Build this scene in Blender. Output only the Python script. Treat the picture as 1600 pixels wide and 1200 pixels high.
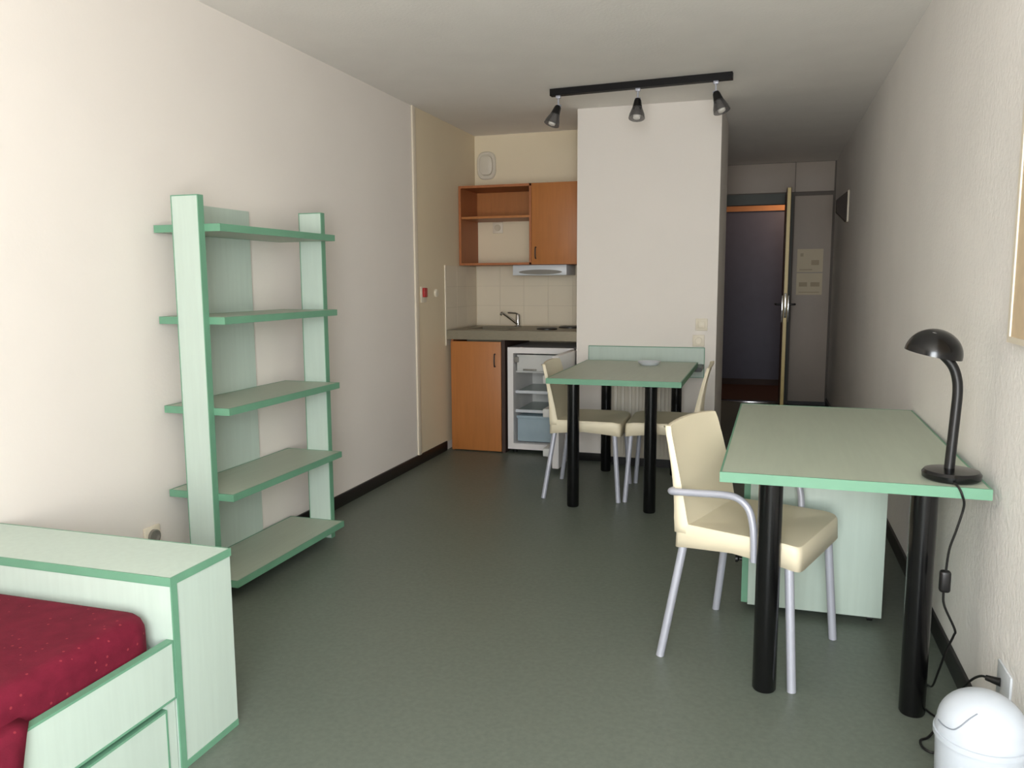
import bpy, bmesh, math, random
from mathutils import Vector, Matrix

random.seed(7)
for o in list(bpy.data.objects):
    bpy.data.objects.remove(o, do_unlink=True)
SC = bpy.context.scene
COL = SC.collection
PI = math.pi

# ------------------------------------------------------------------ camera, world, lights, exposure
cam = bpy.data.cameras.new('camera')
cam.sensor_width = 36.0
cam.sensor_fit = 'HORIZONTAL'
cam.lens = 1262.9079 / 1600 * 36.0
cam.clip_start = 0.02
cob = bpy.data.objects.new('camera', cam)
COL.objects.link(cob)
M = Matrix(((0.9545461, -0.03256264, 0.29627929, 0.0),
            (0.29801548, 0.12207383, -0.94672317, 0.0),
            (-0.00534014, 0.99198672, 0.12622927, 1.24),
            (0, 0, 0, 1)))
cob.matrix_world = M
SC.camera = cob

W = bpy.data.worlds.new('world')
SC.world = W
W.use_nodes = True
W.node_tree.nodes['Background'].inputs[0].default_value = (0.80, 0.90, 1.0, 1)
W.node_tree.nodes['Background'].inputs[1].default_value = 1.0


def area(name, loc, rot, sx, sy, power, color):
    l = bpy.data.lights.new(name, 'AREA')
    l.shape = 'RECTANGLE'
    l.size = sx
    l.size_y = sy
    l.energy = power
    l.color = color
    o = bpy.data.objects.new(name, l)
    COL.objects.link(o)
    o.location = loc
    o.rotation_euler = rot
    return o


# daylight entering through the wide balcony window behind the camera: warm light from the
# sunlit surroundings (level and slightly upwards) and cooler light from the sky (downwards)
area('window_daylight', (0.0, -0.76, 1.22), (math.radians(109), 0, 0), 1.1, 1.7, 118.0, (1.0, 0.968, 0.925))
area('window_skylight', (0.0, -0.74, 1.45), (math.radians(54), 0, 0), 1.1, 1.1, 28.0, (0.50, 0.77, 1.0))
# the hallway's warm ceiling lamp beyond the entrance door
hl = bpy.data.lights.new('hallway_lamp', 'POINT')
hl.energy = 15.0
hl.color = (1.0, 0.66, 0.42)
hl.shadow_soft_size = 0.08
ho = bpy.data.objects.new('hallway_lamp', hl)
COL.objects.link(ho)
ho.location = (0.45, 9.45, 2.25)

SC.view_settings.view_transform = 'Standard'
SC.view_settings.look = 'None'
SC.view_settings.gamma = 1.0
SC.view_settings.use_curve_mapping = False
SC.view_settings.exposure = 0.0


# ------------------------------------------------------------------ materials
def lin(c):
    out = []
    for v in c:
        v = v / 255.0
        out.append(v / 12.92 if v <= 0.04045 else ((v + 0.055) / 1.055) ** 2.4)
    return out


def mat(name, rgb, rough=0.5, metal=0.0, var=0.05, scale=8.0, stretch=(1, 1, 1), bump=0.0, bscale=200.0,
        bdist=0.002, spec=0.5, trans=0.0, coat=0.0, alpha=1.0, detail=4.0):
    m = bpy.data.materials.new(name)
    m.use_nodes = True
    nt = m.node_tree
    b = nt.nodes['Principled BSDF']
    b.inputs['Roughness'].default_value = rough
    b.inputs['Metallic'].default_value = metal
    b.inputs['Specular IOR Level'].default_value = spec
    b.inputs['Transmission Weight'].default_value = trans
    b.inputs['Coat Weight'].default_value = coat
    b.inputs['Alpha'].default_value = alpha
    tc = nt.nodes.new('ShaderNodeTexCoord')
    mp = nt.nodes.new('ShaderNodeMapping')
    mp.inputs['Scale'].default_value = stretch
    nt.links.new(tc.outputs['Object'], mp.inputs['Vector'])
    n = nt.nodes.new('ShaderNodeTexNoise')
    n.inputs['Scale'].default_value = scale
    n.inputs['Detail'].default_value = detail
    nt.links.new(mp.outputs[0], n.inputs['Vector'])
    r = nt.nodes.new('ShaderNodeValToRGB')
    c = lin(rgb)
    r.color_ramp.elements[0].position = 0.3
    r.color_ramp.elements[1].position = 0.7
    r.color_ramp.elements[0].color = [max(0, v * (1 - var)) for v in c] + [1]
    r.color_ramp.elements[1].color = [min(1, v * (1 + var)) for v in c] + [1]
    nt.links.new(n.outputs['Fac'], r.inputs['Fac'])
    nt.links.new(r.outputs['Color'], b.inputs['Base Color'])
    if bump > 0:
        n2 = nt.nodes.new('ShaderNodeTexNoise')
        n2.inputs['Scale'].default_value = bscale
        n2.inputs['Detail'].default_value = 3.0
        nt.links.new(tc.outputs['Object'], n2.inputs['Vector'])
        bp = nt.nodes.new('ShaderNodeBump')
        bp.inputs['Strength'].default_value = bump
        bp.inputs['Distance'].default_value = bdist
        nt.links.new(n2.outputs['Fac'], bp.inputs['Height'])
        nt.links.new(bp.outputs[0], b.inputs['Normal'])
    return m


def speckle(m, rgb, scale, thr, mix=1.0):
    """adds small dots of a second colour to a material (dyed flecks)"""
    nt = m.node_tree
    b = nt.nodes['Principled BSDF']
    src = b.inputs['Base Color'].links[0].from_socket
    tc = nt.nodes.new('ShaderNodeTexCoord')
    v = nt.nodes.new('ShaderNodeTexVoronoi')
    v.inputs['Scale'].default_value = scale
    nt.links.new(tc.outputs['Object'], v.inputs['Vector'])
    lt = nt.nodes.new('ShaderNodeMath')
    lt.operation = 'LESS_THAN'
    lt.inputs[1].default_value = thr
    nt.links.new(v.outputs['Distance'], lt.inputs[0])
    ml = nt.nodes.new('ShaderNodeMath')
    ml.operation = 'MULTIPLY'
    ml.inputs[1].default_value = mix
    nt.links.new(lt.outputs[0], ml.inputs[0])
    mx = nt.nodes.new('ShaderNodeMix')
    mx.data_type = 'RGBA'
    nt.links.new(ml.outputs[0], mx.inputs['Factor'])
    nt.links.new(src, mx.inputs['A'])
    mx.inputs['B'].default_value = lin(rgb) + [1]
    nt.links.new(mx.outputs['Result'], b.inputs['Base Color'])
    return m


WALL = mat('wall_paint', (229, 222, 214), 0.75, var=0.015, scale=2.0, bump=0.12, bscale=90, bdist=0.003, spec=0.3)
ROUGH = mat('roughcast_paint', (241, 237, 232), 0.75, var=0.02, scale=3.0, bump=0.45, bscale=60, bdist=0.006, spec=0.3)
CEIL = mat('ceiling_paint', (238, 234, 228), 0.85, var=0.02, scale=4.0, bump=0.3, bscale=70, bdist=0.004, spec=0.2)
PANEL = mat('beige_wall_panel', (222, 207, 178), 0.6, var=0.02, scale=2.0)
STRIP = mat('cream_joint_strip', (226, 214, 194), 0.5, var=0.02)
FLOOR = mat('green_linoleum', (98, 105, 95), 0.42, var=0.10, scale=60, detail=8, bump=0.05, bscale=300, spec=0.45)
speckle(FLOOR, (150, 158, 148), 130, 0.10, 0.35)
BASE = mat('black_baseboard', (22, 20, 20), 0.4)
GREEN = mat('pale_green_laminate', (184, 199, 188), 0.45, var=0.03, scale=6, stretch=(9, 9, 0.6))
GREENT = mat('sage_green_laminate', (172, 181, 163), 0.45, var=0.03, scale=6, stretch=(9, 0.8, 9))
EDGE = mat('mid_green_edging', (102, 150, 122), 0.5, var=0.04)
BEECH = mat('beech_laminate', (174, 110, 56), 0.45, var=0.06, scale=9, stretch=(6, 6, 0.5))
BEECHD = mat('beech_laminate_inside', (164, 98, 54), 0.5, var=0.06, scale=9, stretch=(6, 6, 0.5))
BLACK = mat('black_gloss_paint', (9, 9, 10), 0.22, var=0.05, spec=0.5)
BLACKM = mat('black_plastic', (16, 15, 15), 0.4, var=0.05)
CREAM = mat('cream_plastic', (224, 213, 186), 0.5, var=0.015, scale=4, bump=0.05, bscale=400)
SILVER = mat('silver_grey_paint', (176, 178, 188), 0.38, 0.25, var=0.03)
CHROME = mat('chrome', (205, 205, 205), 0.12, 1.0, var=0.02)
STEEL = mat('brushed_steel', (138, 130, 112), 0.45, 0.4, var=0.10, scale=30, stretch=(1, 8, 8))
WHITEP = mat('white_plastic', (206, 210, 214), 0.35, var=0.01)
OFFW = mat('offwhite_plastic', (226, 216, 196), 0.45, var=0.02)
TILE = mat('white_glazed_tile', (222, 210, 188), 0.5, var=0.015, scale=5, spec=0.3)
KWALL = mat('cream_kitchen_paint', (230, 216, 188), 0.75, var=0.015, scale=2.0, bump=0.1, bscale=90, bdist=0.003, spec=0.3)
GROUT = mat('grey_grout', (206, 194, 172), 0.85, var=0.03)
FRIDGE = mat('white_enamel', (228, 224, 222), 0.35, var=0.01)
LINER = mat('fridge_liner', (206, 206, 202), 0.45, var=0.02)
CRISP = mat('bluish_clear_plastic', (184, 204, 214), 0.25, var=0.05, alpha=0.7)
SHELFG = mat('fridge_glass_shelf', (190, 205, 200), 0.2, var=0.02, alpha=0.7)
DARKGAP = mat('dark_brown_recess', (58, 40, 32), 0.6, var=0.08)
RED = mat('red_bedspread', (102, 24, 42), 0.85, var=0.14, scale=25, bump=0.3, bscale=350, bdist=0.002, spec=0.15)
speckle(RED, (165, 66, 72), 42, 0.13, 0.5)
RAD = mat('radiator_enamel', (214, 206, 190), 0.45, var=0.01)
SMOKE = mat('smoked_plastic', (84, 82, 82), 0.3, var=0.1, alpha=0.5)
TRACKM = mat('matt_black_track', (14, 12, 13), 0.6, var=0.05, spec=0.25)
SEAM = mat('grey_seam', (120, 126, 134), 0.5, var=0.01)
BINM = mat('white_bin_plastic', (184, 190, 197), 0.4, var=0.01)
BULB = mat('frosted_bulb', (225, 220, 212), 0.3, var=0.01)
DOORG = mat('taupe_door_paint', (176, 164, 152), 0.55, var=0.02)
ENDW = mat('gap_shade_wall', (108, 100, 92), 0.7, var=0.02)  # darkened so the gaps around the door panels look shaded
FRAMED = mat('dark_green_frame', (70, 74, 66), 0.5, var=0.05)
DOORIN = mat('door_face_dark', (92, 72, 58), 0.5, var=0.06)
GOLD = mat('pale_gold_door_edge', (226, 200, 128), 0.4, var=0.06)
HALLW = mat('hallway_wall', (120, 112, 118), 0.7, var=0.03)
HALLD = mat('hallway_blue_grey_door', (88, 88, 104), 0.55, var=0.05)
ORANGE = mat('orange_wood', (198, 140, 92), 0.5, var=0.06)
CARPET = mat('brown_hall_floor', (70, 42, 32), 0.8, var=0.1, scale=40)
PAPER = mat('cream_paper', (214, 200, 172), 0.7, var=0.02)
INK = mat('faded_print', (188, 171, 144), 0.8, var=0.05)
CORK = mat('beige_board', (206, 184, 152), 0.7, var=0.05, scale=30)
REDP = mat('red_plastic', (170, 34, 34), 0.4, var=0.05)
BROWNS = mat('dark_brown_shade', (48, 38, 32), 0.5, var=0.05)
GREYL = mat('grey_diffuser', (128, 124, 116), 0.4, var=0.04)
PLINTH = mat('dark_socket', (40, 38, 36), 0.5)


# ------------------------------------------------------------------ mesh helpers
def B():
    return bmesh.new()


def box(bm, lo, hi, bevel=0.0, seg=2):
    lo = Vector(lo)
    hi = Vector(hi)
    g = bmesh.ops.create_cube(bm, size=1.0)
    vs = g['verts']
    c = (lo + hi) / 2
    s = hi - lo
    for v in vs:
        v.co = Vector((v.co.x * s.x, v.co.y * s.y, v.co.z * s.z)) + c
    if bevel > 0:
        es = list({e for v in vs for e in v.link_edges})
        bmesh.ops.bevel(bm, geom=es, offset=bevel, segments=seg, affect='EDGES', profile=0.5, clamp_overlap=True)
    return bm


def cyl(bm, p0, p1, r0, r1=None, n=20, caps=True):
    r1 = r0 if r1 is None else r1
    p0 = Vector(p0)
    p1 = Vector(p1)
    d = (p1 - p0).normalized()
    a = d.orthogonal().normalized()
    b = d.cross(a)
    R0 = [bm.verts.new(p0 + (a * math.cos(t) + b * math.sin(t)) * r0) for t in [2 * PI * i / n for i in range(n)]]
    R1 = [bm.verts.new(p1 + (a * math.cos(t) + b * math.sin(t)) * r1) for t in [2 * PI * i / n for i in range(n)]]
    for i in range(n):
        bm.faces.new((R0[i], R0[(i + 1) % n], R1[(i + 1) % n], R1[i]))
    if caps:
        bm.faces.new(R0[::-1])
        bm.faces.new(R1)
    return bm


def lathe(bm, prof, c=(0, 0, 0), n=32, axis=None):
    """prof: list of (r, h); closed at r=0"""
    c = Vector(c)
    if axis is None:
        A, Bx, D = Vector((1, 0, 0)), Vector((0, 1, 0)), Vector((0, 0, 1))
    else:
        D = Vector(axis).normalized()
        A = D.orthogonal().normalized()
        Bx = D.cross(A)
    rings = []
    for r, h in prof:
        if r < 1e-6:
            rings.append([bm.verts.new(c + D * h)])
        else:
            rings.append([bm.verts.new(c + D * h + (A * math.cos(2 * PI * i / n) + Bx * math.sin(2 * PI * i / n)) * r)
                          for i in range(n)])
    for a, b in zip(rings[:-1], rings[1:]):
        for i in range(n):
            j = (i + 1) % n
            if len(a) == 1 and len(b) == 1:
                continue
            if len(a) == 1:
                bm.faces.new((a[0], b[j], b[i]))
            elif len(b) == 1:
                bm.faces.new((a[i], a[j], b[0]))
            else:
                bm.faces.new((a[i], a[j], b[j], b[i]))
    return bm


def catmull(pts, k=8):
    P = [Vector(p) for p in pts]
    P = [P[0] * 2 - P[1]] + P + [P[-1] * 2 - P[-2]]
    out = []
    for i in range(1, len(P) - 2):
        for s in range(k):
            t = s / k
            a, b, c, d = P[i - 1], P[i], P[i + 1], P[i + 2]
            out.append(0.5 * ((2 * b) + (c - a) * t + (2 * a - 5 * b + 4 * c - d) * t * t + (3 * b - a - 3 * c + d) * t ** 3))
    out.append(P[-2])
    return out


def tube(bm, pts, r, n=10, smooth=8, caps=True):
    P = catmull(pts, smooth) if smooth else [Vector(p) for p in pts]
    up = None
    rings = []
    for i, p in enumerate(P):
        d = (P[min(i + 1, len(P) - 1)] - P[max(i - 1, 0)]).normalized()
        if up is None:
            up = d.orthogonal().normalized()
        up = (up - d * up.dot(d)).normalized()
        b = d.cross(up)
        rr = r(i / (len(P) - 1)) if callable(r) else r
        rings.append([bm.verts.new(p + (up * math.cos(2 * PI * j / n) + b * math.sin(2 * PI * j / n)) * rr) for j in range(n)])
    for a, b in zip(rings[:-1], rings[1:]):
        for j in range(n):
            bm.faces.new((a[j], a[(j + 1) % n], b[(j + 1) % n], b[j]))
    if caps:
        bm.faces.new(rings[0][::-1])
        bm.faces.new(rings[-1])
    return bm


OFF = {}


def thing(name, label, cat, loc, group=None, rotz=0.0):
    o = bpy.data.objects.new(name, None)
    COL.objects.link(o)
    o.empty_display_size = 0.1
    o.location = loc
    o.rotation_euler = (0, 0, rotz)
    o['label'] = label
    o['category'] = cat
    if group:
        o['group'] = group
    OFF[o.name] = Vector(loc) if abs(rotz) < 1e-9 else Vector((0, 0, 0))
    return o


def obj(name, bm, m, parent=None, label=None, smooth=False, stuff=False):
    """one mesh object; geometry given in world coordinates (or in the root's own frame when the root is rotated)"""
    bmesh.ops.recalc_face_normals(bm, faces=bm.faces[:])
    xs = [v.co.copy() for v in bm.verts]
    lo = Vector((min(v.x for v in xs), min(v.y for v in xs), min(v.z for v in xs)))
    hi = Vector((max(v.x for v in xs), max(v.y for v in xs), max(v.z for v in xs)))
    c = Vector(((lo.x + hi.x) / 2, (lo.y + hi.y) / 2, lo.z))
    for v in bm.verts:
        v.co -= c
    me = bpy.data.meshes.new(name)
    bm.to_mesh(me)
    bm.free()
    me.materials.append(m)
    o = bpy.data.objects.new(name, me)
    COL.objects.link(o)
    if parent is not None:
        o.parent = parent
        o.location = c - OFF[parent.name]
    else:
        o.location = c
    OFF[o.name] = c
    if smooth:
        for p in me.polygons:
            p.use_smooth = True
        try:
            me.set_sharp_from_angle(angle=math.radians(35))
        except Exception:
            pass
    if label:
        o['label'] = label
    if stuff:
        o['kind'] = 'stuff'
    return o


def bobj(name, lo, hi, m, parent=None, bevel=0.0, label=None):
    return obj(name, box(B(), lo, hi, bevel), m, parent, label, smooth=bevel > 0)


def struct(name, lo, hi, m, label, cat, bevel=0.0):
    o = bobj(name, lo, hi, m, None, bevel, label)
    o['kind'] = 'structure'
    o['category'] = cat
    return o


def tag(o, label, cat, group=None):
    o['label'] = label
    o['category'] = cat
    if group:
        o['group'] = group
    return o


def ring(bm, lo, hi, t, axis=2):
    """four bars framing the outline of a board lo..hi (thin axis given), proud by t on the rim"""
    lo = list(lo)
    hi = list(hi)
    a, b = [i for i in range(3) if i != axis]
    for k, o in ((a, b), (b, a)):
        for side in (0, 1):
            l, h = lo[:], hi[:]
            l[axis] -= t * 0.25
            h[axis] += t * 0.25
            if side == 0:
                h[k] = lo[k] + t
                l[k] = lo[k] - t
            else:
                l[k] = hi[k] - t
                h[k] = hi[k] + t
            if k == b:
                l[o] -= t * 0.99
                h[o] += t * 0.99
            else:
                l[o] += t
                h[o] -= t
            box(bm, l, h)
    return bm


def board(name, lo, hi, face, parent, axis=2, t=0.002, label=None):
    """a laminate board with its green edge band as a sub-part"""
    o = bobj(name, lo, hi, face, parent, 0.0, label)
    obj('edge_band', ring(B(), lo, hi, t, axis), EDGE, o, 'mid green edge banding')
    return o


# ------------------------------------------------------------------ the room
XL, XR, ZC = -2.226, 0.608, 2.369
YB, YE = 6.15, 8.5          # kitchen back wall, entrance wall
YW = -0.8                  # window wall behind the camera
PX0, PX1, PY0, PY1 = -1.23, -0.30, 5.42, 6.32

struct('floor', (XL - 0.12, YW - 0.15, -0.08), (XR + 0.12, YE + 0.06, 0.0), FLOOR, 'speckled grey-green linoleum floor of the studio', 'floor')
struct('ceiling', (XL - 0.12, YW - 0.15, ZC), (XR + 0.12, YE + 0.1, ZC + 0.1), CEIL, 'white painted ceiling of the studio', 'ceiling')
wl = struct('wall_left', (XL - 0.12, YW - 0.15, 0.0), (XL, YB + 0.15, ZC), WALL, 'long white painted wall behind bookcase and bed', 'wall')
struct('wall_right', (XR, YW - 0.15, 0.0), (XR + 0.12, YE + 0.1, ZC), ROUGH, 'rough plastered white wall behind the desk', 'wall')
wk = struct('wall_kitchen', (XL, YB, 0.0), (PX0, YB + 0.15, ZC), KWALL, 'cream wall at the back of the kitchen recess', 'wall')
struct('wall_partition', (PX0, PY0, 0.0), (PX1, PY1, ZC), WALL, 'white partition block between kitchen recess and corridor', 'wall')
struct('wall_corridor', (PX0, PY1, 0.0), (-0.42, YE + 0.1, ZC), WALL, 'side wall deep in the entrance corridor', 'wall')

# window wall behind the camera with a wide opening
WX0, WX1, WZ0, WZ1 = -0.60, 0.58, 0.3, 2.12
bm = B()
box(bm, (XL, YW - 0.15, 0), (WX0, YW, ZC))
box(bm, (WX1, YW - 0.15, 0), (XR, YW, ZC))
box(bm, (WX0, YW - 0.15, 0), (WX1, YW, WZ0))
box(bm, (WX0, YW - 0.15, WZ1), (WX1, YW, ZC))
o = obj('wall_front', bm, WALL, None, 'white wall around the wide balcony window')
o['kind'] = 'structure'
o['category'] = 'wall'
bm = B()
for lo, hi in (((WX0, YW - 0.1, WZ0), (WX0 + 0.05, YW - 0.04, WZ1)), ((WX1 - 0.05, YW - 0.1, WZ0), (WX1, YW - 0.04, WZ1)),
               ((WX0 + 0.05, YW - 0.1, WZ0), (WX1 - 0.05, YW - 0.04, WZ0 + 0.05)), ((WX0 + 0.05, YW - 0.1, WZ1 - 0.05), (WX1 - 0.05, YW - 0.04, WZ1))):
    box(bm, lo, hi)
o = obj('window_1', bm, WHITEP, None, 'white frame of the wide balcony window')
o['kind'] = 'structure'
o['category'] = 'window'

# kitchen side panel of the left wall, with joint strip
YS = 4.975
bobj('panel', (XL, YS + 0.035, 0.06), (XL + 0.004, YB, ZC), PANEL, wl, 0, 'beige laminate wall panel beside the kitchen')
bobj('joint_strip', (XL, YS - 0.02, 0.06), (XL + 0.012, YS + 0.03, ZC), STRIP, wl, 0.003, 'cream joint cover strip')

# baseboards
struct('baseboard_left', (XL, YW, 0.0), (XL + 0.012, 5.47, 0.07), BASE, 'black baseboard along the left wall', 'baseboard', 0.002)
struct('baseboard_right', (XR - 0.012, YW, 0.0), (XR, YE, 0.07), BASE, 'black baseboard along the right wall', 'baseboard', 0.002)
struct('baseboard_partition', (PX0, PY0 - 0.012, 0.0), (PX1, PY0, 0.055), BASE, 'black baseboard at the foot of the white partition', 'baseboard', 0.002)

# entrance wall: opening left, closet panel right
DX0, DX1, DZ = -0.42, 0.155, 1.975
o = struct('wall_entrance', (DX1 + 0.07, YE, 0.0), (XR, YE + 0.1, ZC), ENDW, 'end wall of the corridor beside the entrance', 'wall')
o = struct('wall_transom', (DX0, YE, DZ + 0.10), (DX1 + 0.07, YE + 0.1, ZC), ENDW, 'wall strip above the entrance door', 'wall')
bobj('panel', (DX0 + 0.005, YE - 0.012, 2.085), (0.235, YE, ZC - 0.004), DOORG, o, 0.002, 'taupe panel above the doorway')
f = B()
box(f, (DX0, YE - 0.01, DZ), (DX1 + 0.07, YE + 0.1, DZ + 0.1))
box(f, (DX1, YE - 0.01, 0), (DX1 + 0.07, YE + 0.1, DZ))
o = obj('trim_1', f, FRAMED, None, 'dark green frame of the entrance doorway')
o['kind'] = 'structure'
o['category'] = 'door frame'
struct('trim_2', (DX0, YE - 0.02, 0.0), (DX1, YE + 0.1, 0.012), CHROME, 'bright metal threshold strip at the entrance', 'threshold', 0.002)

# hallway beyond the entrance
HY = 10.0
struct('floor_hallway', (-1.6, YE + 0.06, -0.08), (1.5, HY + 0.1, 0.0), CARPET, 'brown floor of the hallway outside', 'floor')
struct('ceiling_hallway', (-1.6, YE + 0.1, 2.4), (1.5, HY + 0.1, 2.5), HALLW, 'ceiling of the dark hallway outside', 'ceiling')
struct('wall_hallway', (-1.6, HY, 0.0), (1.5, HY + 0.1, 2.4), HALLW, 'dim hallway wall seen through the entrance', 'wall')
struct('wall_hallway_left', (-1.7, YE + 0.1, 0.0), (-1.6, HY + 0.1, 2.5), HALLW, 'left end of the hallway outside', 'wall')
struct('wall_hallway_right', (1.5, YE + 0.1, 0.0), (1.6, HY + 0.1, 2.5), HALLW, 'right end of the hallway outside', 'wall')
struct('wall_hallway_near_left', (-1.6, YE + 0.1, 0.0), (-0.44, YE + 0.12, 2.4), HALLW, 'hallway side of the corridor wall', 'wall')
struct('wall_hallway_near_right', (0.7, YE + 0.1, 0.0), (1.5, YE + 0.12, 2.4), HALLW, 'hallway side of the end wall', 'wall')
d2 = struct('door_2', (-0.60, HY - 0.02, 0.07), (0.22, HY, 2.04), HALLD, 'blue-grey neighbouring door across the dark hallway', 'door')
f = B()
box(f, (-0.68, HY - 0.05, 2.03), (0.30, HY, 2.17))
obj('lintel', f, ORANGE, d2, 'orange wood lintel')
bobj('kick_board', (-0.60, HY - 0.03, 0.0), (0.22, HY, 0.07), DARKGAP, d2, 0, 'reddish brown foot board')

# open entrance door leaf, seen along its edge
LX, LY0, LY1 = 0.168, 7.66, 8.48
d1 = struct('door_1', (LX - 0.02, LY0 + 0.004, 0.012), (LX + 0.02, LY1, 2.045), DOORIN, 'entrance door standing open, seen along its pale edge', 'door', 0.0015)
bobj('edge_strip', (LX - 0.014, LY0 - 0.001, 0.014), (LX + 0.014, LY0 + 0.004, 2.043), GOLD, d1, 0, 'pale golden door edge')
bobj('lock_plate', (LX - 0.011, LY0 - 0.005, 0.90), (LX + 0.011, LY0 - 0.001, 1.12), CHROME, d1, 0.002, 'chrome lock face plate')
for s in (-1, 1):
    bobj('back_plate', (LX + s * 0.026 - 0.006, LY0 + 0.01, 0.86), (LX + s * 0.026 + 0.006, LY0 + 0.05, 1.10), CHROME, d1, 0.002, 'chrome handle plate')
    b = B()
    x = LX + s * 0.03
    tube(b, [(x, LY0 + 0.03, 1.02), (LX + s * 0.075, LY0 + 0.03, 1.02), (LX + s * 0.083, LY0 + 0.05, 1.02), (LX + s * 0.083, LY0 + 0.15, 1.02)], 0.009, 10, 4)
    obj('door_handle', b, BLACKM, d1, 'dark lever handle', smooth=True)

# closet door at the end of the corridor with two notices
cl = thing('closet_door', 'tall narrow taupe closet door beside the entrance doorway', 'closet door', (0.41, YE, 0.0))
bobj('door_panel', (0.24, YE - 0.022, 0.035), (0.585, YE - 0.002, 2.045), DOORG, cl, 0.002)
bobj('plinth', (0.235, YE - 0.012, 0.0), (0.597, YE - 0.0005, 0.033), BLACKM, cl, 0, 'black plinth')
bobj('upper_panel', (0.24, YE - 0.016, 2.085), (0.592, YE - 0.0005, ZC - 0.004), DOORG, cl, 0.002)


def notice(z0, z1, label, rows):
    t = thing('notice_sheet', label, 'notice', (0.40, YE - 0.0225, z0), 'notices on the closet door')
    bobj('paper', (0.281, YE - 0.026, z0), (0.519, YE - 0.0222, z1), PAPER, t, 0)
    for (x0, x1, a, b) in rows:
        bobj('printed_patch', (0.281 + 0.238 * x0, YE - 0.0266, z0 + (z1 - z0) * a), (0.281 + 0.238 * x1, YE - 0.0261, z0 + (z1 - z0) * b), INK, t, 0)


notice(1.312, 1.535, 'cream notice sheet with dark dot, upper one on the closet door', [(0.12, 0.24, 0.68, 0.82), (0.55, 0.85, 0.30, 0.52), (0.1, 0.6, 0.08, 0.13)])
notice(1.092, 1.302, 'cream notice sheet with faint grey plan, lower one on the closet door', [(0.1, 0.42, 0.38, 0.58), (0.55, 0.9, 0.38, 0.58), (0.1, 0.9, 0.1, 0.14)])

# wall lamp high on the right wall near the entrance
t = thing('wall_lamp', 'dark tapered wall lamp on pale plate high in the corridor', 'wall lamp', (XR, 7.12, 1.70))
bobj('back_plate', (XR - 0.014, 7.05, 1.695), (XR, 7.20, 1.945), OFFW, t, 0.004, 'pale mounting plate')
b = B()
q = [(XR - 0.014, 1.70, 1.94, 7.06, 7.19), (XR - 0.090, 1.775, 1.875, 7.09, 7.16)]
rr = []
for x, z0, z1, y0, y1 in q:
    rr.append([b.verts.new((x, y0, z0)), b.verts.new((x, y1, z0)), b.verts.new((x, y1, z1)), b.verts.new((x, y0, z1))])
for i in range(4):
    b.faces.new((rr[0][i], rr[0][(i + 1) % 4], rr[1][(i + 1) % 4], rr[1][i]))
b.faces.new(rr[0][::-1])
b.faces.new(rr[1])
obj('lamp_shade', b, BROWNS, t, 'dark brown shade')

# beige board on the right wall, cut by the frame
t = thing('pin_board', 'beige board hung on the right wall above the desk lamp', 'board', (XR, 2.0, 1.08))
bobj('board_face', (XR - 0.016, 1.62, 1.095), (XR - 0.004, 2.315, 1.80), CORK, t, 0)
f = B()
for lo, hi in (((1.60, 1.08), (2.335, 1.095)), ((1.60, 1.80), (2.335, 1.815)), ((1.60, 1.095), (1.62, 1.80)), ((2.315, 1.095), (2.335, 1.80))):
    box(f, (XR - 0.02, lo[0], lo[1]), (XR, hi[0], hi[1]))
obj('frame', f, OFFW, t, 'pale narrow frame')


# ------------------------------------------------------------------ kitchen recess
def tiles(parent, axis, p, u0, u1, z0, z1, nu, nz, facing):
    """glazed tiles as separate parts with recessed joints"""
    g = 0.003
    du = (u1 - u0) / nu
    dz = (z1 - z0) / nz
    if axis == 'y':
        bobj('grout', (u0, p - 0.004, z0), (u1, p, z1), GROUT, parent, 0)
    else:
        bobj('grout', (p, u0, z0), (p + 0.004, u1, z1), GROUT, parent, 0)
    for i in range(nu):
        for j in range(nz):
            a, b2 = u0 + i * du + g / 2, u0 + (i + 1) * du - g / 2
            c, d = z0 + j * dz + g / 2, z0 + (j + 1) * dz - g / 2
            if axis == 'y':
                bobj('tile', (a, p - 0.0065, c), (b2, p - 0.003, d), TILE, parent, 0)
            else:
                bobj('tile', (p + 0.003, a, c), (p + 0.0065, b2, d), TILE, parent, 0)


tiles(wk, 'y', YB, XL + 0.012, PX0, 0.895, 1.355, 5, 3, -1)
tiles(wl, 'x', XL + 0.004, 5.50, YB - 0.01, 0.895, 1.355, 3, 3, 1)
bobj('splash_trim', (XL + 0.004, 5.475, 0.775), (XL + 0.013, 5.495, 1.357), STRIP, wl, 0.002, 'cream edge trim of the splashback')
bobj('splash_panel', (XL + 0.004, 5.496, 0.775), (XL + 0.008, YB - 0.01, 0.893), TILE, wl, 0)

YK = 5.49
# base cabinet
t = thing('base_cabinet', 'beech base cabinet under the sink with one door', 'cabinet', (-1.99, 5.8, 0))
bobj('side_panel', (-2.190, YK + 0.02, 0.0), (-2.172, 6.13, 0.822), BEECHD, t)
bobj('side_panel', (-1.798, YK + 0.005, 0.0), (-1.772, 6.13, 0.822), DARKGAP, t, 0, 'dark brown side panel next to refrigerator')
bobj('back_panel', (-2.172, 6.11, 0.0), (-1.798, 6.13, 0.822), BEECHD, t)
bobj('bottom_panel', (-2.172, YK + 0.02, 0.04), (-1.798, 6.11, 0.058), BEECHD, t)
dr = bobj('door', (-2.186, YK, 0.008), (-1.801, YK + 0.018, 0.808), BEECH, t, 0.002)


def bow_handle(x, y, z0, z1, parent, m):
    b = B()
    tube(b, [(x, y, z0), (x, y - 0.016, z0 + 0.004), (x, y - 0.022, (z0 + z1) / 2), (x, y - 0.016, z1 - 0.004), (x, y, z1)], 0.005, 8, 5)
    return obj('handle', b, m, parent, 'dark bow handle', smooth=True)


bow_handle(-1.845, YK, 0.63, 0.72, dr, BROWNS)

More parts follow.
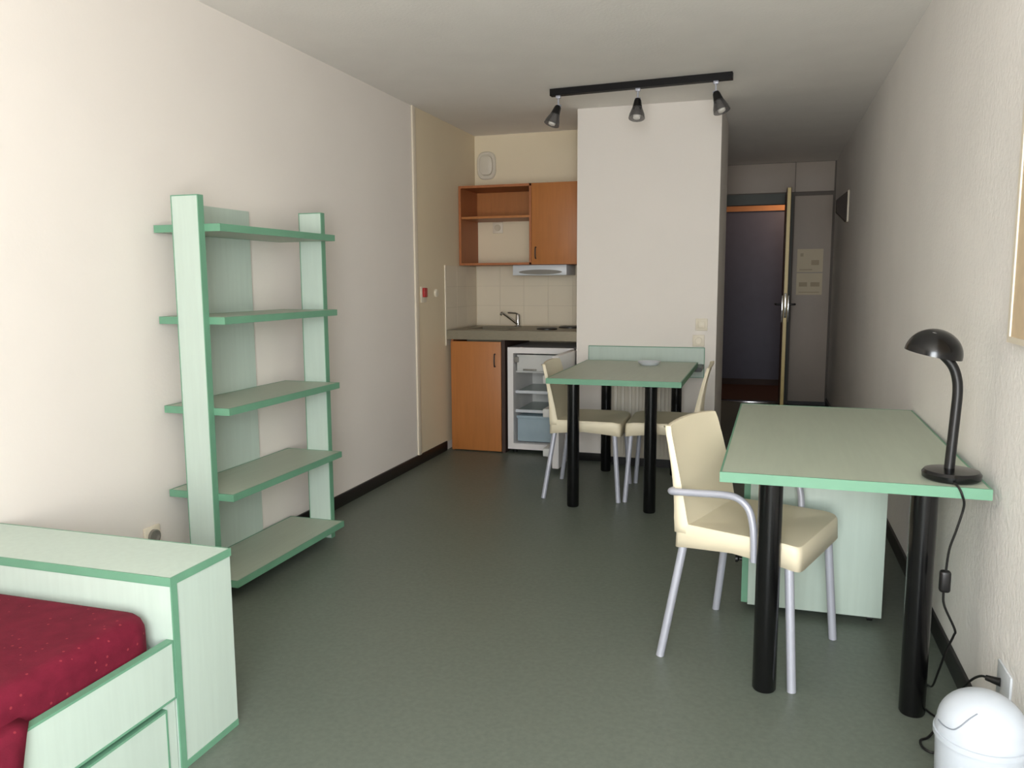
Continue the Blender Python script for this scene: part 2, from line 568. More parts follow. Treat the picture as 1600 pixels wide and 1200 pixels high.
# worktop with sink and hotplates
t = thing('worktop', 'steel kitchenette worktop with inset sink and two hotplates', 'worktop', (-1.71, 5.8, 0.823))
b = B()
SX0, SX1, SY0, SY1 = -2.10, -1.78, 5.60, 5.94
x0, x1, y0, y1 = XL + 0.016, PX0 - 0.002, 5.48, YB - 0.012
for lo, hi in (((x0, y0, 0.823), (x1, SY0, 0.889)), ((x0, SY1, 0.823), (x1, y1, 0.889)), ((x0, SY0, 0.823), (SX0, SY1, 0.889)), ((SX1, SY0, 0.823), (x1, SY1, 0.889))):
    box(b, lo, hi)
obj('worktop_slab', b, STEEL, t)
b = B()
box(b, (SX0, SY0, 0.755), (SX0 + 0.006, SY1, 0.892))
box(b, (SX1 - 0.006, SY0, 0.755), (SX1, SY1, 0.892))
box(b, (SX0 + 0.006, SY0, 0.755), (SX1 - 0.006, SY0 + 0.006, 0.892))
box(b, (SX0 + 0.006, SY1 - 0.006, 0.755), (SX1 - 0.006, SY1, 0.892))
box(b, (SX0, SY0, 0.749), (SX1, SY1, 0.755))
obj('sink_basin', b, STEEL, t, 'shiny sink basin')
for x, y, r in ((-1.52, 5.72, 0.075), (-1.40, 5.96, 0.09)):
    obj('hotplate', lathe(B(), [(0, 0.889), (r, 0.889), (r, 0.897), (r - 0.012, 0.902), (0, 0.902)], (x, y, 0), 28), BLACKM, t, 'black electric hotplate', smooth=True)

# tap
t = thing('mixer_tap', 'chrome mixer tap standing behind the sink', 'tap', (-1.845, 6.06, 0.889))
obj('tap_body', lathe(B(), [(0, 0.889), (0.026, 0.889), (0.026, 0.895), (0.019, 0.90), (0.018, 0.975), (0.014, 0.985), (0, 0.986)], (-1.845, 6.06, 0), 20), CHROME, t, smooth=True)
b = B()
tube(b, [(-1.846, 6.05, 0.908), (-1.862, 6.01, 0.930), (-1.900, 5.915, 0.983), (-1.915, 5.875, 1.0), (-1.920, 5.862, 0.985)], 0.010, 10, 5)
obj('spout', b, CHROME, t, smooth=True)
b = B()
tube(b, [(-1.845, 6.06, 0.985), (-1.86, 6.04, 0.992), (-1.91, 6.0, 0.998)], 0.006, 8, 4)
obj('lever', b, CHROME, t, smooth=True)

# wall cabinet
t = thing('wall_cabinet', 'beech wall cabinet with open shelves left and one door right', 'cabinet', (-1.74, 5.95, 1.36))
UX0, UX1, UD, UY0, UY1, UZ0, UZ1 = XL + 0.008, PX0 - 0.003, -1.652, 5.77, YB - 0.002, 1.36, 1.945
bobj('side_panel', (UX0, UY0, UZ0), (UX0 + 0.018, UY1, UZ1), BEECHD, t)
bobj('side_panel', (UX1 - 0.018, UY0 + 0.019, UZ0), (UX1, UY1, UZ1), BEECHD, t)
bobj('divider', (UD - 0.016, UY0, UZ0), (UD, UY1, UZ1), BEECHD, t)
bobj('top_panel', (UX0 + 0.018, UY0, UZ1 - 0.018), (UX1 - 0.018, UY1, UZ1), BEECHD, t)
bobj('bottom_panel', (UX0 + 0.018, UY0, UZ0), (UX1 - 0.018, UY1, UZ0 + 0.016), BEECHD, t)
bobj('shelf', (UX0 + 0.018, UY0 + 0.01, 1.703), (UD - 0.016, UY1, 1.719), BEECH, t)
bobj('back_panel', (UX0 + 0.018, UY1 - 0.012, 1.719), (UD - 0.016, UY1, UZ1 - 0.018), BEECH, t)
bobj('back_panel', (UD, UY1 - 0.012, UZ0 + 0.016), (UX1 - 0.018, UY1, UZ1 - 0.018), BEECHD, t)
dr = bobj('door', (UD + 0.002, UY0 - 0.001, UZ0 + 0.002), (UX1 - 0.001, UY0 + 0.017, UZ1), BEECH, t, 0.002)
bow_handle(-1.617, UY0 - 0.001, 1.405, 1.485, dr, BROWNS)

# hood lamp under the wall cabinet
t = thing('hood_lamp', 'slim white hood lamp with grey diffuser under the wall cabinet', 'lamp', (-1.6, 5.95, 1.29))
bobj('housing', (-1.815, 5.83, 1.282), (-1.40, 6.12, 1.359), WHITEP, t, 0.006)
b = B()
cyl(b, (-1.60, 5.826, 1.318), (-1.60, 5.832, 1.318), 1.0, 1.0, 32)
for v in b.verts:
    v.co.x = -1.60 + (v.co.x + 1.60) * 0.165
    v.co.z = 1.306 + (v.co.z - 1.318) * 0.018
obj('diffuser', b, GREYL, t, 'grey oval diffuser')

# socket in the cabinet niche
t = thing('wall_socket', 'small wall socket inside the open cabinet niche', 'socket', (-2.03, YB, 1.62))
bobj('plate', (-2.075, YB - 0.012, 1.615), (-1.99, YB - 0.0005, 1.70), OFFW, t, 0.004)
obj('well', lathe(B(), [(0, 0), (0.026, 0), (0.026, 0.003), (0.022, 0.003), (0.020, 0.001), (0, 0.001)], (-2.032, YB - 0.012, 1.657), 20, (0, -1, 0)), GROUT, t, 'greyish socket well', smooth=True)

# air valve
t = thing('air_valve', 'white oval air valve high on the kitchen wall', 'air vent', (-2.12, YB, 2.03))
b = B()
prof = [(0, 0.0), (1.0, 0.0), (1.0, 0.012), (0.92, 0.02), (0.78, 0.02), (0.74, 0.014), (0.70, 0.014), (0.66, 0.03), (0.4, 0.036), (0, 0.037)]
lathe(b, prof, (0, 0, 0), 32, (0, -1, 0))
for v in b.verts:
    n4 = (abs(v.co.x) ** 3 + abs(v.co.z) ** 3) ** (1 / 3) if v.co.length else 1
    r2 = math.hypot(v.co.x, v.co.z)
    k = (r2 / n4) if n4 > 1e-6 else 1
    v.co = Vector((-2.121 + v.co.x * k * 0.078, YB + v.co.y, 2.137 + v.co.z * k * 0.108))
obj('valve_body', b, RAD, t, smooth=True)

# red alarm point and white button on the side panel
t = thing('alarm_point', 'small red call point on the beige panel left of the kitchen', 'alarm', (XL + 0.004, 5.09, 1.11))
bobj('plate', (XL + 0.004, 5.045, 1.10), (XL + 0.010, 5.135, 1.205), OFFW, t, 0.002, 'pale plate')
bobj('red_cap', (XL + 0.010, 5.065, 1.135), (XL + 0.028, 5.115, 1.198), REDP, t, 0.004, 'red cap')
t = thing('round_button', 'small round white button right of the red call point', 'button', (XL + 0.004, 5.31, 1.14))
obj('button_body', lathe(B(), [(0, 0), (0.028, 0), (0.028, 0.008), (0.022, 0.014), (0, 0.015)], (XL + 0.004, 5.31, 1.16), 20, (1, 0, 0)), OFFW, t, smooth=True)

# refrigerator with open door
FX0, FX1, FY0, FY1, FZ0, FZ1 = -1.757, -1.27, 5.51, 6.05, 0.03, 0.77
t = thing('refrigerator', 'small white refrigerator with its door open under the worktop', 'refrigerator', (-1.51, 5.78, 0))
w = 0.042
b = B()
box(b, (FX0, FY0, FZ0), (FX0 + w, FY1, FZ1))
box(b, (FX1 - w, FY0, FZ0), (FX1, FY1, FZ1))
box(b, (FX0 + w, FY0, FZ1 - w), (FX1 - w, FY1, FZ1))
box(b, (FX0 + w, FY0, FZ0), (FX1 - w, FY1, FZ0 + w))
obj('cabinet_shell', b, FRIDGE, t)
bobj('liner', (FX0 + w, FY1 - 0.03, FZ0 + w), (FX1 - w, FY1, FZ1 - w), LINER, t, 0, 'pale grey inner back')
ix0, ix1 = FX0 + w + 0.001, FX1 - w - 0.001
fz = bobj('freezer_flap', (ix0 + 0.012, FY0 + 0.05, 0.595), (ix1 - 0.01, FY0 + 0.068, 0.715), LINER, t, 0.004, 'pale grey freezer flap')
bobj('flap_grip', (ix0 + 0.06, FY0 + 0.038, 0.600), (ix0 + 0.16, FY0 + 0.05, 0.612), GREYL, fz, 0.002, 'grey grip')
bobj('freezer_floor', (ix0, FY0 + 0.068, 0.583), (ix1, FY1 - 0.03, 0.595), LINER, t)
bobj('dial', (ix0 + 0.002, FY0 + 0.02, 0.66), (ix0 + 0.028, FY0 + 0.045, 0.70), GREYL, t, 0.003, 'grey thermostat')
for z in (0.44, 0.30):
    sh = bobj('glass_shelf', (ix0, FY0 + 0.06, z), (ix1, FY1 - 0.031, z + 0.006), SHELFG, t, 0)
    bobj('shelf_rim', (ix0, FY0 + 0.05, z - 0.008), (ix1, FY0 + 0.06, z + 0.014), WHITEP, sh, 0.002)
cr = bobj('crisper_drawer', (ix0 + 0.012, FY0 + 0.05, FZ0 + w + 0.006), (ix1 - 0.012, FY1 - 0.06, 0.27), CRISP, t, 0.012, 'bluish clear crisper drawer')
bobj('drawer_lip', (ix0 + 0.012, FY0 + 0.035, 0.252), (ix1 - 0.012, FY0 + 0.05, 0.272), CRISP, cr, 0.003)
for x in (FX0 + 0.04, FX1 - 0.04):
    for y in (FY0 + 0.05, FY1 - 0.05):
        obj('foot', cyl(B(), (x, y, 0.0), (x, y, FZ0), 0.016, n=12), BLACKM, t, 'black foot')
# door swung open by about ninety degrees, hinged on the right
DD0, DD1 = 4.96, 5.495
fd = bobj('door', (-1.285, DD0, 0.035), (-1.24, DD1, 0.765), FRIDGE, t, 0.006, 'open white door')
bobj('door_gasket', (-1.293, DD0 + 0.015, 0.05), (-1.285, DD1 - 0.015, 0.75), GREYL, fd, 0.002, 'grey gasket')
for z in (0.10, 0.36, 0.58):
    bobj('door_bin', (-1.36, DD0 + 0.05, z), (-1.293, DD1 - 0.06, z + 0.055), LINER, fd, 0.006)
bobj('bottom_hinge', (-1.33, 5.40, 0.004), (-1.26, 5.505, 0.032), WHITEP, t, 0.003, 'white hinge block')

# ------------------------------------------------------------------ items on the partition
t = thing('wall_rail', 'pale green wall board on the partition behind the dining table', 'wall board', (-0.75, PY0, 0.6))
board('rail_board', (-1.14, PY0 - 0.022, 0.605), (-0.372, PY0 - 0.002, 0.80), GREEN, t, axis=1)
t = thing('radiator', 'low cream ribbed panel radiator on the partition behind the dining table', 'radiator', (-0.76, PY0 - 0.05, 0.04))
bobj('panel', (-0.975, PY0 - 0.085, 0.055), (-0.545, PY0 - 0.03, 0.575), RAD, t, 0.006)
for i in range(9):
    x = -0.955 + i * 0.0485
    bobj('rib', (x, PY0 - 0.097, 0.075), (x + 0.026, PY0 - 0.083, 0.555), RAD, t, 0.005)
bobj('plinth', (-0.965, PY0 - 0.08, 0.0), (-0.555, PY0 - 0.03, 0.055), BLACKM, t, 0, 'black block for the shadow below the panel')  # shade under the radiator, built as a black box
bobj('wall_bracket', (-0.90, PY0 - 0.03, 0.3), (-0.62, PY0, 0.4), RAD, t, 0)

for z, lab, nm in ((0.935, 'upper white switch plate at the right edge of the partition', 'light_switch'),):
    t = thing(nm, lab, 'switch', (-0.395, PY0, z))
    bobj('plate', (-0.433, PY0 - 0.010, z - 0.022), (-0.357, PY0, z + 0.056), OFFW, t, 0.003)
    bobj('rocker', (-0.418, PY0 - 0.016, z - 0.005), (-0.372, PY0 - 0.010, z + 0.04), OFFW, t, 0.003)
t = thing('wall_socket', 'cream wall socket just above the green wall board', 'socket', (-0.41, PY0, 0.81))
bobj('plate', (-0.45, PY0 - 0.010, 0.808), (-0.374, PY0, 0.884), OFFW, t, 0.003)
obj('well', lathe(B(), [(0, 0), (0.026, 0), (0.026, 0.004), (0.022, 0.004), (0.020, 0.001), (0, 0.001)], (-0.412, PY0 - 0.010, 0.846), 20, (0, -1, 0)), OFFW, t, smooth=True)


# ------------------------------------------------------------------ tables
def table(name, label, lo, hi, z, legs, r, brackets=False, rot=0.0):
    cx, cy = (lo[0] + hi[0]) / 2, (lo[1] + hi[1]) / 2
    t = thing(name, label, 'table' if name == 'dining_table' else 'desk', (cx, cy, 0), None, rot)
    s = Vector((0, 0, 0)) if abs(rot) < 1e-9 else Vector((cx, cy, 0))
    th = 0.028
    board('tabletop', (lo[0] - s.x, lo[1] - s.y, z - th), (hi[0] - s.x, hi[1] - s.y, z), GREENT, t, 2, 0.003, 'sage green tabletop')
    for (x, y) in legs:
        if abs(rot) > 1e-9:
            dx, dy = x - cx, y - cy
            x = dx * math.cos(rot) + dy * math.sin(rot)
            y = -dx * math.sin(rot) + dy * math.cos(rot)
        b = B()
        lathe(b, [(0, 0.0), (r * 0.9, 0.0), (r, 0.006), (r, z - th - 0.003)], (x, y, 0), 28)
        cyl(b, (x, y, z - th - 0.012), (x, y, z - th - 0.0005), r * 1.5, n=28)
        obj('leg', b, BLACK, t, 'glossy black tubular leg', smooth=True)
    return t


tb = table('dining_table', 'pale green table with black tube legs against the partition', (-1.11, 4.165), (-0.40, 5.22), 0.722,
           [(-0.985, 4.268), (-0.563, 4.263), (-0.969, 5.15), (-0.52, 5.15)], 0.033)
bobj('wall_bracket', (-0.43, 5.16, 0.668), (-0.372, 5.39, 0.694), BLACKM, tb, 0, 'black bracket to the wall board')
table('desk', 'large pale green desk with black tube legs along the right wall', (-0.098, 2.355), (0.592, 3.72), 0.69,
      [(0.033, 2.456), (0.440, 2.435), (0.04, 3.60), (0.47, 3.60)], 0.035, rot=math.radians(-0.8))

t = thing('ashtray', 'small white dish lying on the dining table', 'dish', (-0.675, 5.0, 0.722))
obj('dish_body', lathe(B(), [(0, 0.722), (0.052, 0.722), (0.068, 0.737), (0.071, 0.744), (0.064, 0.744), (0.050, 0.731), (0, 0.730)], (-0.675, 5.0, 0), 28), WHITEP, t, smooth=True)

# drawer pedestal under the desk
t = thing('drawer_pedestal', 'pale green drawer pedestal on castors beneath the desk', 'drawer unit', (0.2, 3.33, 0))
bobj('carcass', (-0.030, 3.05, 0.026), (0.435, 3.58, 0.565), GREEN, t, 0.002)
for z0, z1 in ((0.036, 0.205), (0.215, 0.374), (0.384, 0.553)):
    d = board('drawer', (-0.052, 3.056, z0), (-0.031, 3.574, z1), GREEN, t, 0, 0.003)
    obj('knob', lathe(B(), [(0, 0.0), (0.008, 0.0), (0.008, 0.012), (0.015, 0.018), (0.015, 0.026), (0, 0.028)], (-0.052, 3.10, z1 - 0.02), 16, (-1, 0, 0)), BLACKM, d, 'black knob', smooth=True)
for x in (0.01, 0.40):
    for y in (3.09, 3.54):
        b = B()
        cyl(b, (x - 0.009, y, 0.0125), (x + 0.009, y, 0.0125), 0.0125, n=18)
        box(b, (x - 0.013, y - 0.012, 0.018), (x + 0.013, y + 0.012, 0.026))
        obj('castor', b, BLACKM, t, 'black castor')


# ------------------------------------------------------------------ chairs
def seat_bm():
    b = B()
    n = 48
    hw, xf, xr = 0.218, 0.221, -0.188

    def outline(s, dz):
        pts = []
        cx = (xf + xr) / 2
        hx = (xf - xr) / 2
        for i in range(n):
            a = 2 * PI * i / n
            ca, sa = math.cos(a), math.sin(a)
            e = 2 / 16.0
            px = cx + hx * s * math.copysign(abs(ca) ** e, ca)
            py = hw * s * math.copysign(abs(sa) ** e, sa) * (1.0 if px > 0 else 1.0 - 0.06 * min(1, -px / 0.188))
            pts.append((px, py))
        return pts
    rings = []
    for s, z in ((1.022, None), (1.012, 0.438), (1.005, 0.449), (0.985, 0.4545), (0.95, 0.4545), (0.7, 0.448), (0.4, 0.443), (0.12, 0.442)):
        R = []
        for (x, y) in outline(s, 0):
            if z is None:
                k = 1 - min(1.0, abs(x - 0.02) / 0.2) ** 2
                zz = 0.372 + 0.022 * k * (1 if abs(y) > 0.17 else 0.6)
            else:
                zz = z - (0.010 * max(0, (x - 0.15) / 0.07) ** 2 if x > 0.15 else 0)
            R.append(b.verts.new((x, y, zz)))
        rings.append(R)
    for a, c in zip(rings[:-1], rings[1:]):
        for i in range(n):
            j = (i + 1) % n
            b.faces.new((a[i], a[j], c[j], c[i]))
    b.faces.new(rings[-1])
    return b


def back_bm():
    b = B()
    nu, nv = 16, 14
    rows = []
    for k in range(nv + 1):
        v = k / nv
        z = 0.425 + (0.765 - 0.425) * v
        xc = -0.146 - 0.077 * v ** 1.25
        if v < 0.12:
            xc += 0.006 * (1 - v / 0.12)
        hw = 0.206 + 0.004 * math.sin(v * PI) - 0.012 * v
        if v > 0.9:
            hw -= 0.006 * ((v - 0.9) / 0.1) ** 2
        R = []
        # flange, panel, flange
        fl = 0.010 + 0.034 * (1 - v) ** 2.2
        R.append(b.verts.new((xc - fl, -hw - 0.003, z)))
        R.append(b.verts.new((xc - 0.006, -hw - 0.002, z)))
        for i in range(nu + 1):
            u = -1 + 2 * i / nu
            R.append(b.verts.new((xc - 0.012 * (1 - u * u) * v + 0.004 * abs(u) ** 8, u * hw * 0.985, z + 0.008 * (1 - u * u) * (1 if v > 0.95 else 0))))
        R.append(b.verts.new((xc - 0.006, hw + 0.002, z)))
        R.append(b.verts.new((xc - fl, hw + 0.003, z)))
        rows.append(R)
    for a, c in zip(rows[:-1], rows[1:]):
        for i in range(len(a) - 1):
            b.faces.new((a[i], a[i + 1], c[i + 1], c[i]))
    # top flange
    top = rows[-1]
    T = [b.verts.new((v.co.x - 0.010, v.co.y, v.co.z + 0.001)) for v in top[1:-1]]
    for i in range(len(T) - 1):
        b.faces.new((top[i + 1], top[i + 2], T[i + 1], T[i]))
    return b


def make_chair(label, arms, loc, rotz, group):
    t = thing('dining_chair', label, 'chair', loc, group, rotz if abs(rotz) > 1e-6 else 1e-5)
    s = obj('seat', seat_bm(), CREAM, t, 'cream moulded plastic seat', smooth=True)
    m = s.modifiers.new('thick', 'SOLIDIFY')
    m.thickness = 0.006
    m.offset = -1
    k = obj('backrest', back_bm(), CREAM, t, 'cream moulded plastic backrest', smooth=True)
    m = k.modifiers.new('thick', 'SOLIDIFY')
    m.thickness = 0.007
    m.offset = 0
    for sy in (-1, 1):
        b = B()
        cyl(b, (0.185, sy * 0.205, 0.43), (0.2155, sy * 0.226, 0.0), 0.0135, n=14)
        obj('leg', b, SILVER, t, 'silver grey tube leg', smooth=True)
        b = B()
        cyl(b, (-0.152, sy * 0.190, 0.43), (-0.2155, sy * 0.238, 0.0), 0.0135, n=14)
        obj('leg', b, SILVER, t, 'silver grey tube leg', smooth=True)
    if arms:
        for sy in (-1, 1):
            b = B()
            y = sy * 0.236
            tube(b, [(-0.194, sy * 0.205, 0.562), (-0.182, y, 0.565), (-0.10, y, 0.572), (-0.01, y, 0.580), (0.035, y, 0.575),
                     (0.068, y, 0.548), (0.083, y, 0.50), (0.088, y, 0.45), (0.090, sy * 0.234, 0.385)], 0.0115, 12, 6)
            obj('armrest', b, SILVER, t, 'silver grey bent tube armrest', smooth=True)
    return t


G = 'cream plastic chairs'
make_chair('cream plastic chair with grey metal armrests pulled up to the desk', True, (-0.017, 2.742, 0), math.radians(-19), G)
make_chair('armless cream plastic chair at the refrigerator side of the dining table', False, (-0.975, 4.625, 0), math.radians(1.0), G)
make_chair('armless cream plastic chair at the corridor side of the dining table', False, (-0.512, 4.66, 0), math.radians(181.0), G)

# ------------------------------------------------------------------ bookcase
t = thing('bookcase', 'open pale green shelving unit with five shelves on the left wall', 'shelf unit', (-2.05, 2.97, 0))
Y0, Y1 = 2.555, 3.38
for (a, b2) in ((Y0 - 0.032, Y0 - 0.002), (Y1 + 0.002, Y1 + 0.032)):
    board('post', (-2.10, a, 0.0), (-1.985, b2, 1.558), GREEN, t, 1, 0.002)
for z in (1.455, 1.112, 0.768, 0.435, 0.092):
    board('shelf', (-2.207, Y0, z - 0.026), (-1.918, Y1, z), GREENT, t, 2, 0.003)
bobj('back_panel', (XL + 0.0005, 2.72, 0.075), (-2.2095, 3.15, 1.553), GREEN, t, 0)

# socket on left wall behind the bed chest
t = thing('wall_socket', 'beige wall socket on the left wall behind the bed chest', 'socket', (XL, 2.45, 0.24))
bobj('plate', (XL, 2.415, 0.235), (XL + 0.012, 2.495, 0.315), OFFW, t, 0.003)
obj('well', lathe(B(), [(0, 0), (0.028, 0), (0.028, 0.012), (0.022, 0.012), (0.020, 0.001), (0, 0.001)], (XL + 0.012, 2.455, 0.275), 20, (1, 0, 0)), GREYL, t, smooth=True)

# ------------------------------------------------------------------ bed with chest
t = thing('bed_chest', 'pale green storage chest with green edges at the end of the bed', 'chest', (-1.8, 1.70, 0))
CX0, CX1, CY0, CY1, CZ = XL + 0.014, -1.385, 1.583, 1.818, 0.515
board('top_panel', (CX0, CY0, CZ - 0.02), (CX1, CY1, CZ), GREEN, t, 2, 0.002)
board('front_panel', (CX0, CY0, 0.0), (CX1, CY0 + 0.02, CZ - 0.021), GREEN, t, 1, 0.002)
board('back_panel', (CX0, CY1 - 0.02, 0.0), (CX1 - 0.002, CY1, CZ - 0.021), GREEN, t, 1, 0.0005)
bobj('end_panel', (CX1 - 0.02, CY0 + 0.021, 0.018), (CX1 - 0.001, CY1 - 0.0005, CZ - 0.021), GREEN, t)
bobj('plinth_strip', (CX1 - 0.02, CY0 + 0.021, 0.0), (CX1 + 0.001, CY1 - 0.0005, 0.018), EDGE, t, 0, 'mid green bottom edging')
bobj('end_panel', (CX0, CY0 + 0.021, 0.0), (CX0 + 0.018, CY1 - 0.021, CZ - 0.021), GREEN, t)

BY0, BY1 = -0.35, 1.578
t = thing('single_bed', 'pale green single bed frame with side board and drawer', 'bed', (-1.8, 0.6, 0))
board('side_board', (-1.405, BY0, 0.205), (-1.385, BY1, 0.352), GREEN, t, 0, 0.003)
bobj('corner_block', (-1.407, BY1 - 0.03, 0.0), (-1.389, BY1, 0.204), GREEN, t)
d = board('drawer', (-1.405, 0.62, 0.012), (-1.387, BY1 - 0.034, 0.185), GREEN, t, 0, 0.003)
d = board('drawer', (-1.405, BY0 + 0.04, 0.012), (-1.387, 0.61, 0.185), GREEN, t, 0, 0.003)
bobj('base_slab', (XL + 0.015, BY0, 0.205), (-1.406, BY1, 0.285), GREEN, t)
bobj('base_support', (XL + 0.03, BY0 + 0.05, 0.0), (-1.60, BY1 - 0.05, 0.205), GREEN, t)
bobj('foot_board', (XL + 0.015, BY0 - 0.02, 0.0), (-1.385, BY0, 0.352), GREEN, t)

# mattress under a red bedspread
t = thing('mattress', 'mattress under a dark red dotted bedspread on the bed', 'mattress', (-1.8, 0.6, 0.285))
b = box(B(), (XL + 0.02, BY0 + 0.01, 0.287), (-1.412, BY1 - 0.012, 0.436), 0.0)
vert_es = [e for e in b.edges if abs(e.verts[0].co.z - e.verts[1].co.z) > 0.05]
bmesh.ops.bevel(b, geom=vert_es, offset=0.075, segments=6, affect='EDGES', profile=0.5)
top_es = [e for e in b.edges if all(v.co.z > 0.43 for v in e.verts) and len(e.link_faces) == 2 and any(abs(f.normal.z) < 0.5 for f in e.link_faces)]
bmesh.ops.bevel(b, geom=top_es, offset=0.045, segments=5, affect='EDGES', profile=0.55)
obj('bedspread', b, RED, t, smooth=True)
# the part of the bedspread that hangs over the side board
b = B()
prof = [(-1.425, 0.37), (-1.414, 0.368), (-1.400, 0.366), (-1.386, 0.364), (-1.374, 0.352), (-1.368, 0.30), (-1.365, 0.20), (-1.366, 0.10), (-1.365, 0.03)]
rows = []
ny = 40
for i in range(ny + 1):
    y = BY0 + 0.03 + (1.165 - BY0 - 0.03) * i / ny
    row = []
    for k, (x, z) in enumerate(prof):
        f = max(0, k - 3) / (len(prof) - 4)
        yy = y - 0.10 * f * (i / ny) ** 6
        row.append(b.verts.new((x + 0.010 * f * math.sin(y * 22.0) + 0.004 * f, yy, z)))
    rows.append(row)
for a, c in zip(rows[:-1], rows[1:]):
    for k in range(len(prof) - 1):
        b.faces.new((a[k], a[k + 1], c[k + 1], c[k]))
o = obj('hanging_side', b, RED, t, smooth=True)
m = o.modifiers.new('thick', 'SOLIDIFY')
m.thickness = 0.004
m.offset = 1

# ------------------------------------------------------------------ desk lamp
LX0, LY0_, LZ = 0.492, 2.452, 0.69
t = thing('desk_lamp', 'black desk lamp with dome shade on the front corner of the desk', 'lamp', (LX0, LY0_, LZ))
obj('base', lathe(B(), [(0, LZ + 0.001), (0.068, LZ + 0.001), (0.074, LZ + 0.006), (0.075, LZ + 0.018), (0.069, LZ + 0.026), (0.03, LZ + 0.030), (0, LZ + 0.031)], (0.506, 2.448, 0), 40), BLACK, t, smooth=True)
b = B()
tube(b, [(0.500, LY0_, 0.715), (0.503, LY0_, 0.78), (0.507, LY0_, 0.87), (0.509, LY0_, 0.93), (0.505, LY0_, 0.97), (0.492, LY0_, 1.005), (0.466, LY0_, 1.035), (0.45, LY0_, 1.05)], lambda s: 0.0135 - 0.001 * s, 14, 6)
obj('stem', b, BLACKM, t, 'black gooseneck stem', smooth=True)
ax = Vector((0.20, -0.06, 1.0)).normalized()
c0 = Vector((0.443, LY0_, 1.035))
b = B()
R = 0.0735
prof = [(R * math.cos(a) if a < PI / 2 - 1e-6 else 0, 0.070 * math.sin(a)) for a in [PI / 2 * i / 12 for i in range(13)]]
prof2 = [((R - 0.004) * math.cos(a) if a < PI / 2 - 1e-6 else 0, 0.066 * math.sin(a)) for a in [PI / 2 * i / 12 for i in range(13)]]
lathe(b, prof2[::-1] + prof, c0, 40, ax)
obj('lamp_shade', b, BLACK, t, 'glossy black dome shade', smooth=True)
bo = lathe(B(), [(0, -0.001), (0.018, 0.001), (0.027, 0.014), (0.026, 0.03), (0.014, 0.05), (0.014, 0.062), (0, 0.062)], c0 + Vector((-0.012, -0.02, 0)), 20, ax)
obj('bulb', bo, BULB, t, 'white bulb', smooth=True)
pts = [(0.497, 2.365, 0.698), (0.503, 2.345, 0.693), (0.512, 2.335, 0.672), (0.519, 2.345, 0.640), (0.505, 2.345, 0.575), (0.492, 2.35, 0.517), (0.488, 2.355, 0.44), (0.487, 2.36, 0.39),
       (0.492, 2.36, 0.355), (0.522, 2.37, 0.29), (0.524, 2.385, 0.265), (0.514, 2.41, 0.21), (0.510, 2.47, 0.12), (0.515, 2.56, 0.03), (0.510, 2.61, 0.006), (0.488, 2.55, 0.005),
       (0.474, 2.48, 0.005), (0.50, 2.42, 0.005), (0.520, 2.40, 0.02), (0.50, 2.36, 0.02), (0.462, 2.30, 0.006), (0.437, 2.275, 0.005), (0.440, 2.235, 0.005), (0.47, 2.235, 0.006),
       (0.520, 2.40, 0.012), (0.550, 2.4415, 0.059), (0.555, 2.3807, 0.1213), (0.562, 2.319, 0.1771), (0.570, 2.268, 0.212), (0.580, 2.238, 0.219)]
b = B()
tube(b, pts, 0.0032, 8, 6)
cd = obj('cord', b, BLACKM, t, 'thin black cord', smooth=True)
b = box(B(), (0.474, 2.345, 0.397), (0.502, 2.369, 0.458), 0.008, 3)
obj('cord_switch', b, BLACKM, cd, 'black inline switch', smooth=True)
b = B()
cyl(b, (0.574, 2.246, 0.219), (0.603, 2.226, 0.220), 0.007, 0.011, 14)
obj('plug', b, BLACKM, cd, 'black plug', smooth=True)

t = thing('wall_socket', 'white wall socket with lamp plug low on the right wall', 'socket', (XR, 2.18, 0.20))
bobj('plate', (XR - 0.006, 2.15, 0.172), (XR, 2.262, 0.268), WHITEP, t, 0.002)

# ------------------------------------------------------------------ swing-lid bin
bx, by = 0.485, 1.90
t = thing('waste_bin', 'small white swing-lid bin in the corner by the right wall', 'bin', (bx, by, 0))
obj('bucket', lathe(B(), [(0, 0.0), (0.080, 0.0), (0.083, 0.006), (0.091, 0.232), (0.0955, 0.234), (0.0955, 0.246), (0.089, 0.247), (0.087, 0.236), (0.079, 0.01), (0, 0.01)], (bx, by, 0), 48), BINM, t, smooth=True)
b = B()
pr = [(0.092, 0.247), (0.0925, 0.256), (0.090, 0.262)]
for i in range(1, 12):
    a = PI / 2 * i / 11
    pr.append((0.090 * math.cos(a) if i < 11 else 0, 0.262 + 0.080 * math.sin(a)))
lathe(b, pr, (bx, by, 0), 48)
ld = obj('dome_lid', b, BINM, t, smooth=True)
# rim of the swinging flap
b = B()
fp = [(0.3955, 1.8882, 0.2708), (0.3998, 1.8702, 0.2709), (0.407, 1.8549, 0.2717), (0.4167, 1.8423, 0.276),
      (0.4261, 1.8367, 0.2865), (0.4362, 1.8357, 0.299), (0.4469, 1.8376, 0.3099), (0.4600, 1.8420, 0.3190)]
tube(b, fp, 0.0013, 6, 3)
obj('flap_seam', b, SEAM, ld, smooth=True)

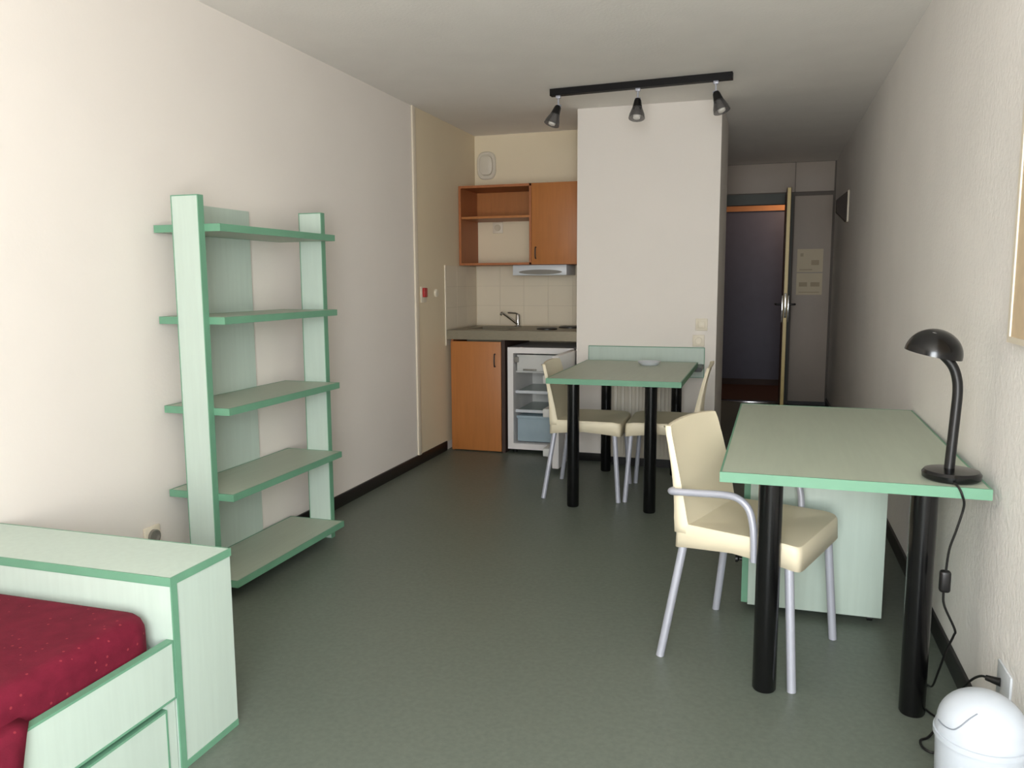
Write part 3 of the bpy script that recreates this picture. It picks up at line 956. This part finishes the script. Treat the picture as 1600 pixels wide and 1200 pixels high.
# ------------------------------------------------------------------ ceiling track light
P0 = Vector((-1.262, 4.838, 2.33))
P1 = Vector((-0.212, 4.758, 2.33))
t = thing('track_light', 'black ceiling track with three small smoked spotlights', 'track light', ((P0.x + P1.x) / 2, (P0.y + P1.y) / 2, ZC))
d = (P1 - P0).normalized()
n = Vector((-d.y, d.x, 0))
b = B()
cs = []
for p in (P0, P1):
    cs.append([b.verts.new(p + n * sx * 0.022 + Vector((0, 0, z))) for sx, z in ((-1, 0), (1, 0), (1, ZC - 2.33), (-1, ZC - 2.33))])
for i in range(4):
    b.faces.new((cs[0][i], cs[0][(i + 1) % 4], cs[1][(i + 1) % 4], cs[1][i]))
b.faces.new(cs[0][::-1])
b.faces.new(cs[1])
obj('track', b, TRACKM, t)
for f, tip in ((0.045, (-0.32, -0.25, -1)), (0.50, (0.0, -0.3, -1)), (0.915, (0.34, -0.2, -1))):
    p = P0 + (P1 - P0) * f
    a = Vector(tip).normalized()
    b = B()
    box(b, (p.x - 0.014, p.y - 0.012, 2.314), (p.x + 0.014, p.y + 0.012, 2.331), 0.003)
    cyl(b, (p.x, p.y, 2.27), (p.x, p.y, 2.313), 0.005, n=10)
    cyl(b, (p.x - 0.016, p.y, 2.272), (p.x + 0.016, p.y, 2.272), 0.007, n=10)
    hd = obj('spotlight', b, SILVER, t, 'spotlight mount', smooth=True)
    q = Vector((p.x, p.y, 2.272))
    obj('lamp_holder', lathe(B(), [(0, 0.0), (0.014, 0.0), (0.020, 0.01), (0.028, 0.055), (0.025, 0.056), (0, 0.05)], q, 20, a), BLACKM, hd, 'black lamp holder', smooth=True)
    obj('lamp_shade', lathe(B(), [(0.028, 0.054), (0.043, 0.095), (0.047, 0.118), (0.044, 0.118), (0.040, 0.095), (0.026, 0.056)], q, 24, a), SMOKE, hd, 'smoked translucent shade', smooth=True)
    obj('bulb', lathe(B(), [(0, 0.05), (0.012, 0.052), (0.022, 0.10), (0.020, 0.118), (0, 0.126)], q, 16, a), BULB, hd, 'pale reflector bulb', smooth=True)
